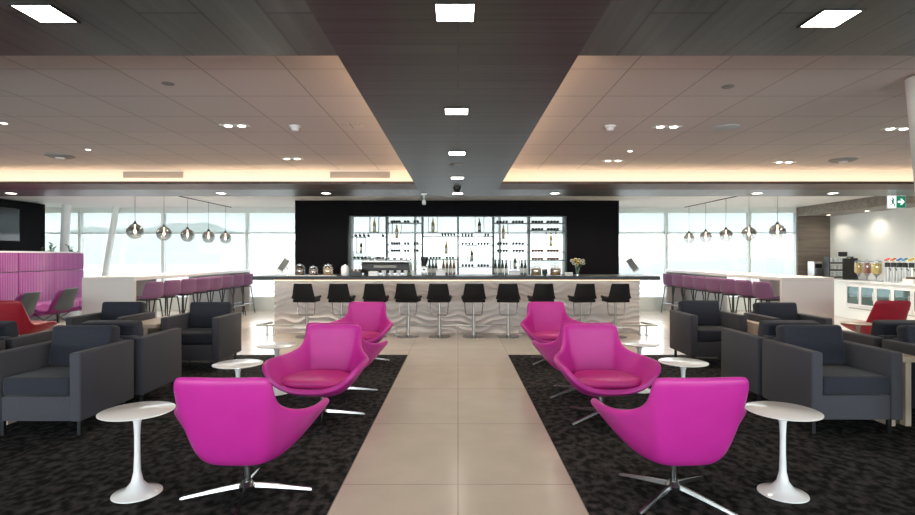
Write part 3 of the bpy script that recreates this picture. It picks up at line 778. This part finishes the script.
# ------------------------------------------------------------------ armchairs and consoles
def mk_arm():
    t = empty('armchair')   # faces -y, origin at base centre, .74 wide .74 deep
    W, D, A = .375, .36, .095
    for s_ in (-1, 1):
        a, b = sorted((s_*W, s_*(W-A)))
        MB().box(a, b, -D, D, .13, .685, .018, 3).done('armrest', 'arm', t)
    MB().box(-W+A, W-A, -D+.015, D, .13, .33, .012, 2).done('seat_rail', 'arm', t)
    MB().box(-W+A, W-A, D-.10, D-.002, .33, .70, .018, 2).done('back_frame', 'arm', t)
    MB().box(-W+A+.005, W-A-.005, -D+.01, D-.10, .335, .485, .03, 3).done('seat_cushion', 'cushion', t)
    mt = Matrix.Translation((0, D-.165, .475)) @ Matrix.Rotation(R(-10), 4, 'X')
    MB().box(-W+A+.005, W-A-.005, -.075, .075, 0, .36, .035, 3, mtx=mt).done('back_cushion', 'cushion', t)
    for x in (-W+.06, W-.06):
        for y in (-D+.08, D-.08): MB().box(x-.014, x+.014, y-.014, y+.014, 0, .13).done('leg', 'dark_metal', t, smooth=False)
    return t
ac = Maker(mk_arm)
XA, XAr = -3.425, 3.26
chairs = [
 (XA, 4.64, 0, 'charcoal armchair facing the camera, front left'),
 (XA+.02, 5.46, 180, 'charcoal armchair turned to the bar, back to back with the front left one'),
 (XA, 7.12, 0, 'charcoal armchair facing the camera, left, nearest the ledge stools'),
 (-4.60, 4.60, 0, 'charcoal armchair at the left edge behind the oak console, facing the camera'),
 (-4.60, 5.40, 180, 'charcoal armchair at the left edge, turned away to the bar'),
 (-4.66, 7.15, 0, 'charcoal armchair before the white ledge panel, left of the far console'),
 (XAr, 4.68, 0, 'charcoal armchair facing the camera, front right'),
 (XAr, 5.46, 180, 'charcoal armchair turned to the bar, back to back with the front right one'),
 (3.46, 7.38, 0, 'charcoal armchair facing the camera, right, nearest the ledge stools'),
 (4.38, 4.66, 0, 'charcoal armchair at the right edge behind the oak console, facing the camera'),
 (4.40, 5.48, 180, 'charcoal armchair at the right edge, turned away to the bar'),
 (4.36, 7.05, 0, 'charcoal armchair before the white ledge panel, right of the far console')]
for x, y, rz, lab in chairs: ac((x, y, .009), R(rz), lab, 'armchair')
def console(x0, x1, y0, y1, label, h=.60, flip=1):
    t = empty('console_table', ((x0+x1)/2, y0, .009), 0, label, 'console table')
    w_ = (x1-x0)/2; d = y1-y0
    MB().box(-w_, w_, 0, d, h-.05, h, .004, 1).done('top', 'oak', t, smooth=False)
    k = .28*w_*2
    a, b = (-w_, w_-k) if flip > 0 else (-w_+k, w_)
    MB().box(a, a+.05, 0, d, 0, h-.05).done('side_panel', 'oak', t, smooth=False)
    MB().box(b-.05, b, 0, d, 0, h-.05).done('side_panel', 'oak', t, smooth=False)
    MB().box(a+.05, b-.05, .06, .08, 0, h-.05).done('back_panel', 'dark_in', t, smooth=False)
console(-4.20, -3.82, 4.62, 5.82, 'long pale oak console between the front left armchairs')
console(-4.25, -3.84, 6.75, 7.70, 'pale oak console between the two far left armchairs')
console(3.73, 3.99, 4.58, 5.84, 'long pale oak console between the front right armchairs')
console(3.86, 3.965, 6.70, 7.6, 'x') if False else None
console(3.845, 3.975, 6.75, 7.6, 'pale oak console between the two far right armchairs')

# ------------------------------------------------------------------ high ledges and stools
for s_, nm in ((-1, 'left'), (1, 'right')):
    t = empty('ledge_table', (0, 0, 0), 0, 'tall white laminate ledge table with stools, %s of the bar' % nm, 'high table')
    a, b = sorted((s_*5.62, s_*6.53))
    MB().box(a, b, 9.2, 14.35, 1.05, 1.11, .004, 1).done('tabletop', 'ledge', t, smooth=False)
    MB().box(a, b, 9.2, 9.26, 0, 1.05).done('end_panel', 'ledge', t, smooth=False)
    MB().box(a, b, 14.29, 14.35, 0, 1.05).done('end_panel', 'ledge', t, smooth=False)
    c, d = sorted((s_*6.14, s_*6.20))
    MB().box(c, d, 9.26, 10.8, 0, 1.05).done('support_panel', 'ledge_grey', t, smooth=False)
    MB().box(c, d, 12.2, 14.29, 0, 1.05).done('support_panel', 'ledge_grey', t, smooth=False)
def mk_ledge_stool():
    t = empty('high_stool')  # faces -x ; back at +x
    rows_ = []
    prof = [(-.20, .715, .185), (-.18, .735, .19), (-.06, .722, .20), (.06, .712, .205), (.13, .725, .21), (.165, .77, .212), (.185, .86, .205), (.205, .96, .19), (.215, 1.03, .175)]
    for x, z, w_ in prof:
        rows_.append([(x - (.06*abs(u)**2 if z > .75 else 0), w_*u, z + (.05*abs(u)**3 if z < .75 else 0)) for u in (-1, -.8, -.4, 0, .4, .8, 1)])
    MB().grid(rows_).done('seat_shell', 'purple', t, mods=[('SOLIDIFY', dict(thickness=.035, offset=0)), ('SUBSURF', dict(levels=1, render_levels=1))])
    for sx_ in (-1, 1):
        for sy_ in (-1, 1):
            MB().tube([(sx_*.13, sy_*.13, .71), (sx_*.20, sy_*.205, 0)], .013, 8, .010).done('leg', 'black', t)
    for q in range(4):
        c_ = [(-.183, -.187), (.183, -.187), (.183, .187), (-.183, .187)]
        p, q2 = c_[q], c_[(q+1) % 4]
        MB().tube([(p[0], p[1], .26), (q2[0], q2[1], .26)], .009, 8).done('footrest', 'chrome', t)
    MB().box(-.14, .14, -.14, .14, .69, .71).done('seat_frame', 'black', t, smooth=False)
    return t
ls = Maker(mk_ledge_stool)
offs = [309, 289, 271.5, 256, 241, 230, 218.5, 209]
nth = ['nearest to the camera', 'second nearest', 'third nearest', 'fourth nearest', 'fourth farthest', 'third farthest', 'second farthest', 'farthest, by the window']
for k, o_ in enumerate(offs):
    Z = 9.49 + .6*k
    ls((-5.55, Z, 0), R(-20), 'purple high stool at the left ledge table, ' + nth[k], 'stool', 'purple stools at the left ledge')
for k, o_ in enumerate(offs):
    Z = 9.49 + .6*k
    ls((5.55, Z, 0), pi+R(20), 'purple high stool at the right ledge table, ' + nth[k], 'stool', 'purple stools at the right ledge')

# ------------------------------------------------------------------ pendants
def mk_pendant():
    t = empty('pendant_lamp')   # origin at globe centre
    r = .145
    lo = [(r*sin(a_), -r*cos(a_)) for a_ in [i*pi/16 for i in range(0, 9)]]
    hi = [(r*sin(a_), -r*cos(a_)) for a_ in [i*pi/16 for i in range(8, 15)]] + [(.03, .15)]
    MB().lathe(lo, n=28).done('lower_glass', 'pale_smoke', t)
    MB().lathe(hi, n=28).done('upper_glass', 'smoke_glass', t)
    MB().lathe([(0, .13), (.034, .135), (.03, .165), (.008, .20), (0, .20)], n=16).done('cap', 'black', t)
    MB().lathe([(0, -.03), (.022, -.02), (.028, .01), (.014, .05), (.014, .13), (0, .13)], n=14).done('bulb', 'bulb', t)
    MB().cyl(0, 0, .19, .84, .004, 6).done('cord', 'black', t)
    return t
pd = Maker(mk_pendant)
for s_, nm in ((-1, 'left'), (1, 'right')):
    offs2 = [323, 294, 270.5, 249.5, 232.5] if s_ < 0 else [319.5, 291, 268, 247.7, 231]
    for k, o_ in enumerate(offs2):
        Z = 530*6.12/o_
        pd((s_*6.12, Z, 1.945), 0, 'smoked glass globe pendant over the %s ledge, %s' % (nm, ordn[k].replace('middle', 'middle one')), 'pendant lamp', 'globe pendants over the %s ledge' % nm)
    t = empty('pendant_track', (s_*6.12, 0, 2.785), 0, 'thin dark ceiling rail the %s globe pendants hang from' % nm, 'ceiling track')
    MB().box(-.012, .012, 9.9, 14.3, 0, .015).done('rail', 'black', t, smooth=False)

# ------------------------------------------------------------------ left: banquette, tv wall, lounge chairs, plants
XQ = -9.3
t = empty('banquette', (0, 0, 0), 0, 'long magenta ribbed banquette with a tall padded back', 'banquette')
edges_ = [8.3, 9.27, 10.24, 11.22, 12.21, 13.18]
for a, b in zip(edges_, edges_[1:]):
    MB().box(XQ-.10, XQ, a+.006, b-.006, 1.145, 1.55, .012, 2).done('back_cushion', 'ribbed', t)
    MB().box(XQ-.10, XQ, a+.006, b-.006, .45, 1.133, .012, 2).done('back_cushion', 'ribbed', t)
    MB().box(XQ, XQ+.58, a+.004, b-.004, .30, .47, .03, 3).done('seat_cushion', 'ribbed', t)
MB().box(XQ-.10, XQ+.55, 8.3, 13.18, .22, .30).done('seat_base', 'purple_deep', t, smooth=False)
for y in (8.5, 10.2, 11.7, 13.0):
    MB().box(XQ+.45, XQ+.49, y-.02, y+.02, 0, .22).done('leg', 'black', t, smooth=False)
struct(MB().box(XQ-.26, XQ-.125, 8.0, 13.2, 0, 1.585).done('wall_partition', 'white', smooth=False))
struct(MB().box(-11.0, -10.40, 8.0, 13.35, 0, 2.78).done('wall_screen', 'black_wall', smooth=False))
t = empty('television', (-10.397, 11.83, 2.21), 0, 'flat black television mounted on the dark wall, far left', 'television')
MB().box(.0, .05, -.69, .69, -.385, .385, .006, 1).done('casing', 'black_gloss', t)
MB().box(.05, .054, -.66, .66, -.355, .355).done('display', 'screen', t, smooth=False)
def plant(x, y, h, label, blooms):
    t = empty('potted_plant', (x, y, 0), 0, label, 'plant')
    MB().lathe([(0, 0), (.13, 0), (.17, 1.05), (.15, 1.05), (.14, 1.0), (0, 1.0)], n=24).done('pot', 'white', t)
    MB().cyl(0, 0, .995, 1.005, .14).done('soil', 'soil', t)
    st = MB(); lf = MB(); bl = MB()
    for k in range(9):
        a_ = k*2.4; r = .04+.14*random.random(); hh = h*(.6+.4*random.random())
        e = Vector((r*cos(a_), r*sin(a_), 1.0+hh))
        st.tube([(0, 0, 1.0), (e.x*.4, e.y*.4, 1+hh*.6), e], .005, 5)
        for q in range(4):
            p = Vector((e.x*(.5+.15*q), e.y*(.5+.15*q), 1+hh*(.62+.12*q)))
            m4 = Matrix.Translation(p) @ Matrix.Rotation(a_+q*1.7, 4, 'Z') @ Matrix.Rotation(R(-35), 4, 'Y')
            lf.grid([[(0, -.006, 0), (0, .006, 0)], [(.05, -.026, .01), (.05, .026, .01)], [(.10, -.018, .005), (.10, .018, .005)], [(.13, -.002, -.01), (.13, .002, -.01)]], mtx=m4)
            if blooms and q == 3:
                for w_ in range(5): bl.lathe([(0, -.01), (.022, 0), (0, .01)], p.x+.03*cos(w_*1.26), p.y, p.z+.03*sin(w_*1.26), 8)
    st.done('stems', 'leaf', t); lf.done('leaves', 'leaf', t)
    if blooms: bl.done('blossoms', 'cocoa', t)
    else: bl.bm.free()
plant(-9.93, 12.9, .78, 'dark flowering plant rising behind the banquette, left of the white column', True)
plant(-9.88, 13.55, .80, 'green leafy plant rising behind the banquette, right of the white column', False)
def mk_lounge():
    t = empty('lounge_chair')   # faces -x
    prof = [(-.40, .40), (-.34, .43), (-.10, .36), (.08, .315), (.16, .36), (.22, .50), (.30, .68), (.36, .83)]
    def shell(off, wk):
        rows_ = []
        for i, (x, z) in enumerate(prof):
            w_ = (.30, .33, .36, .37, .37, .36, .33, .28)[i]*wk
            rows_.append([(x - .05*abs(u)**2*(i > 4) + off, w_*u, z + .05*abs(u)**2*(i < 5)+off*.2) for u in (-1, -.7, -.35, 0, .35, .7, 1)])
        return rows_
    MB().grid(shell(0, 1)).done('shell', 'purple_deep', t, mods=[('SOLIDIFY', dict(thickness=.07, offset=0)), ('SUBSURF', dict(levels=1, render_levels=1))])
    MB().grid(shell(-.05, .88)).done('seat_pad', 'grey_felt', t, mods=[('SOLIDIFY', dict(thickness=.03, offset=0)), ('SUBSURF', dict(levels=1, render_levels=1))])
    MB().grid(shell(.045, .85)[4:]).done('back_panel', 'grey_felt', t, mods=[('SOLIDIFY', dict(thickness=.03, offset=0)), ('SUBSURF', dict(levels=1, render_levels=1))])
    for s_ in (-1, 1):
        y = s_*.26
        MB().tube([(-.30, y, .40), (.30, y, .0)], .008, 6).done('leg', 'black', t)
        MB().tube([(.20, y, .34), (-.34, y, .0)], .008, 6).done('leg', 'black', t)
        MB().tube([(-.34, y, .008), (-.34, -y, .008)], .008, 6).done('stretcher', 'black', t)
    return t
lg = Maker(mk_lounge)
lg((-8.22, 10.75, 0), R(6), 'plum shell lounge chair with grey back on crossed wire legs, before the banquette', 'lounge chair')
lg((-8.02, 9.5, 0), R(10), 'plum and grey lounge chair half hidden behind the red chair', 'lounge chair')

# ------------------------------------------------------------------ right: buffet
XF = 9.28; CTZ = .905
bf = empty('buffet_cabinet', (0, 0, 0), 0, 'long white buffet cabinet with glass fridge doors along the right wall', 'cabinet')
MB().box(XF+.02, XR-.01, 8.6, 14.33, .0, CTZ-.04).done('carcass', 'white', bf, smooth=False)
MB().box(XF-.03, XR-.01, 8.58, 14.34, CTZ-.04, CTZ, .004, 1).done('worktop', 'tulip', bf, smooth=False)
def xz(x): return 530*XF/(x-458)
for i, (a, b) in enumerate(((847, 858.5), (861, 873.5), (876.5, 890.5), (894, 910), (914, 931))):
    y1, y0 = xz(a), xz(b)
    d = empty('door', (XF+.02, (y0+y1)/2, 0)); d.parent = bf
    d2 = MB(); hw = (y1-y0)/2
    d2.box(-.02, 0, -hw-.04, -hw, .30, .82).box(-.02, 0, hw, hw+.04, .30, .82).box(-.02, 0, -hw, hw, .30, .36).box(-.02, 0, -hw, hw, .76, .82)
    d2.done('door_frame', 'paper', d, smooth=False)
    MB().box(-.012, -.008, -hw, hw, .36, .76).done('pane', 'fridge_glass', d, smooth=False)
    MB().box(-.0055, -.001, -hw, hw, .36, .60).done('stock', M.setdefault('fridge_in', mat('fridge_stock', (.10, .16, .16), .5)), d, smooth=False)
    MB().tube([(-.035, -hw+.01, .48), (-.035, -hw+.01, .66)], .006, 6).done('handle', 'brushed', d)
MB().box(XF+.005, XF+.02, 8.7, 12.6, .25, .262).done('kick_shadow', 'spk', bf, smooth=False)  # grey strip drawn as the shadow line along the cabinet base
def onb(name, x, label, cat, X=9.65):
    Z = 530*X/(x-458); return empty(name, (X, Z, CTZ), 0, label, cat)
t = empty('coffee_dispenser', (9.42, 13.98, CTZ), 0, 'silver self-service drinks machine at the far end of the buffet', 'drinks machine')
MB().box(-.12, .12, -.13, .13, 0, .43, .015, 2).done('body', 'brushed', t)
MB().box(-.09, .09, -.135, -.13, .26, .37).done('control_panel', 'black', t, smooth=False); MB().box(-.08, .08, -.2, -.13, 0, .03).done('drip_tray', 'black', t, smooth=False)
t = empty('glass_rack', (9.72, 13.55, CTZ), R(-8), 'three-tier black rack of drinking glasses on the buffet', 'rack')
f = MB()
for z in (.02, .20, .38): f.box(-.27, .27, -.14, .14, z, z+.035)
f.done('shelf', 'black', t, smooth=False)
MB().box(-.28, -.26, -.14, .14, 0, .56).box(.26, .28, -.14, .14, 0, .56).done('side', 'black', t, smooth=False)
g0 = None
for li, z in enumerate((.055, .235, .415)):
    for k in range(6):
        p = (-.22+k*.088, -.06, z)
        wld = Matrix.Rotation(R(-8), 4, 'Z') @ Vector(p) + Vector((9.72, 13.55, CTZ))
        if g0 is None:
            g0 = MB().lathe([(0, .004), (.028, .004), (.036, .115), (.033, .115), (.026, .01)], n=14).done('drinking_glass', M.setdefault('tumbler', mat('tumbler_glass', (.70, .76, .76), .15)), loc=wld)
            o_ = tag(g0, 'clear drinking glass in the black rack', 'glass')
        else:
            o_ = g0.copy(); C.objects.link(o_); o_.location = wld
        o_['label'] = 'clear drinking glass on the %s tier of the black rack, %s from left' % (['lowest', 'middle', 'top'][li], ['first', 'second', 'third', 'fourth', 'fifth', 'sixth'][k])
        o_['group'] = 'drinking glasses in the rack'
t = empty('small_sign', (9.80, 13.5, CTZ+.56), 0, 'small black card holder on top of the glass rack', 'card holder')
MB().box(-.11, .11, -.01, .01, .012, .12).done('card', 'black', t, smooth=False); MB().box(-.06, .06, -.03, .03, 0, .012).done('foot', 'black', t, smooth=False)
t = onb('menu_board', 850, 'upright black board between glass rack and cereal dispensers', 'board', 9.55)
MB().box(-.18, .18, -.012, .012, .01, .52).done('board_panel', 'black', t, smooth=False); MB().box(-.12, .12, -.06, .06, 0, .012).done('foot', 'black', t, smooth=False)
def cereal(x, m, label, w_=.085):
    t = onb('cereal_dispenser', x, label, 'dispenser', 9.55)
    MB().lathe([(w_*.8, .17), (w_, .20), (w_, .42), (w_*.9, .44)], n=20).done('jar', 'clear_glass', t)
    MB().lathe([(0, .165), (w_*.78, .17), (w_*.95, .20), (w_*.95, .40), (0, .41)], n=20).done('cereal', m, t)
    MB().lathe([(w_, .44), (w_, .455), (.02, .465), (.02, .48), (0, .48)], n=20).done('lid', 'chrome', t)
    MB().lathe([(.02, .10), (w_*.7, .165), (0, .165)], n=16).done('funnel', 'chrome', t)
    MB().lathe([(0, 0), (.08, 0), (.08, .012), (.015, .02), (.015, .10), (0, .10)], n=16).done('stand', 'chrome', t)
cereal(858.5, 'cereal_yellow', 'cereal dispenser with pale yellow flakes, left of three')
cereal(867, 'cereal_red', 'cereal dispenser with reddish brown cereal, middle of three')
cereal(876.5, 'cereal_yellow', 'cereal dispenser with bright yellow cereal, right of three', .10)
def tap(x, m, col):
    t = onb('juice_dispenser', x, 'tall steel juice dispenser with %s top' % col, 'juice dispenser', 9.55)
    MB().cyl(0, 0, 0, .03, .07).cyl(0, 0, .03, .33, .043).done('cylinder', 'brushed', t)
    MB().cyl(0, 0, .33, .43, .05).done('collar', 'black', t)
    MB().cyl(0, 0, .43, .47, .02).done('neck', 'brushed', t)
    MB().box(-.06, .05, -.03, .03, -.015, .02, .012, 2, mtx=Matrix.Translation((0, 0, .50)) @ Matrix.Rotation(R(-25), 4, 'Y')).done('lever_cap', m, t)
    MB().tube([(0, -.04, .30), (0, -.085, .28), (0, -.085, .25)], .01, 8).done('spout', 'black', t)
for x, m, cl in ((887.5, 'cap_pink', 'pink'), (893.5, 'cap_orange', 'orange'), (899.5, 'cap_blue', 'deep blue'), (905, 'cap_teal', 'teal blue'), (911.5, 'cap_yellow', 'yellow')): tap(x, m, cl)
t = onb('condiment_crate', 911, 'small white crate with brown jars before the juice dispensers', 'crate', 9.36)
MB().box(-.07, .07, -.13, .13, 0, .10, .004, 1).done('crate_body', 'paper', t, smooth=False)
for k in range(3): MB().cyl(0, -.08+k*.08, .10, .14, .03).done('jar_top', 'cocoa', t)

# ------------------------------------------------------------------ outside
g = MB(); rows_ = []
def ridge(x):
    return max(0, 30*math.exp(-((x+225)/85)**2) + 22*math.exp(-((x+330)/70)**2) + 10*math.exp(-((x+120)/60)**2) + 3*sin(x*.05) + 1.5*sin(x*.17)) + 3
for j in range(6):
    rows_.append([(x, 420+j*30, -5 + ridge(x+j*9)*(0, .55, .9, 1, .8, .4)[j]) for x in range(-700, 300, 12)])
tag(g.grid(rows_).done('hillside', 'hill'), 'distant hazy hills beyond the left windows', 'hill')
tag(MB().box(-900, 900, 15.2, 900, -5.2, -5).done('apron_ground', 'apron', smooth=False), 'pale airport apron outside the windows', 'ground')['kind'] = 'stuff'
tag(MB().box(60, 130, 190, 230, -5, -1.5).prism([(60, -1.5), (95, .2), (130, -1.5)], 190, 230, 'y').done('hangar', 'hangar', smooth=False), 'long low hangar beyond the right windows', 'building')

# ------------------------------------------------------------------ light
W = bpy.data.worlds.new('sky'); S.world = W; W.use_nodes = True
bg = W.node_tree.nodes['Background']; bg.inputs['Color'].default_value = (.93, .97, 1, 1); bg.inputs['Strength'].default_value = 5.0
def portal(x0, x1, y, z0, z1, rx):
    l = bpy.data.lights.new('window_portal', 'AREA'); l.shape = 'RECTANGLE'; l.size = x1-x0; l.size_y = z1-z0
    l.cycles.is_portal = True
    o = bpy.data.objects.new('window_portal', l); C.objects.link(o); o.location = ((x0+x1)/2, y, (z0+z1)/2); o.rotation_euler = (rx, 0, 0)
portal(XL, 9.2, ZW+.1, .36, 2.68, R(-90))
portal(XL, XR, YB-.18, .3, 2.45, R(90))
def spotl(x, y, z, e, size=1.9):
    l = bpy.data.lights.new('downlight_lamp', 'SPOT'); l.energy = e; l.spot_size = size; l.spot_blend = .8; l.color = (1, .88, .72); l.shadow_soft_size = .07
    o = bpy.data.objects.new('downlight_lamp', l); C.objects.link(o); o.location = (x, y, z)
for y in (2.39, 4.02, 5.66, 7.45, 9.3): spotl(0, y, ZC-.02, 24, 2.4)
for x in (-1.87, 1.72): spotl(x, 2.42, ZC-.02, 16, 2.4)
for x, y in ((-7.8, 9.28), (-4.15, 9.28), (-2.3, 9.28), (1.7, 9.28), (5.24, 9.28), (6.57, 9.28)): spotl(x, y, ZC-.02, 12 if abs(x) < 2 else 60, 2.6)
for x in HX: spotl(x, 11.0, 2.78, 150, 2.7)  # strong spots of the added, unseen downlights
for x, y in ((9.72, 13.9), (9.8, 12.7)): spotl(x, y, 2.54, 12, 2.4)
for o_ in [o_ for o_ in C.objects if o_.name.startswith('twin_spotlight')]: spotl(o_.location.x, o_.location.y, HC-.02, 34, 2.4)
# ------------------------------------------------------------------ camera
cam = bpy.data.cameras.new('camera'); co = bpy.data.objects.new('camera', cam); C.objects.link(co)
co.location = (0, 0, EYE); co.rotation_euler = (R(90), 0, 0)
cam.sensor_width = 36; cam.lens = 36*530/915; cam.shift_x = -.5/915; cam.shift_y = -1.5/915
cam.clip_end = 2000; cam.clip_start = .05
S.camera = co
S.view_settings.view_transform = 'Standard'; S.view_settings.look = 'None'; S.view_settings.gamma = 1
S.view_settings.exposure = 1.15
S.view_settings.use_curve_mapping = False
cy = S.cycles
cy.max_bounces = 10; cy.diffuse_bounces = 5; cy.glossy_bounces = 4; cy.transparent_max_bounces = 16; cy.transmission_bounces = 6
cy.sample_clamp_indirect = 6; cy.use_denoising = True
cy.caustics_reflective = False; cy.caustics_refractive = False
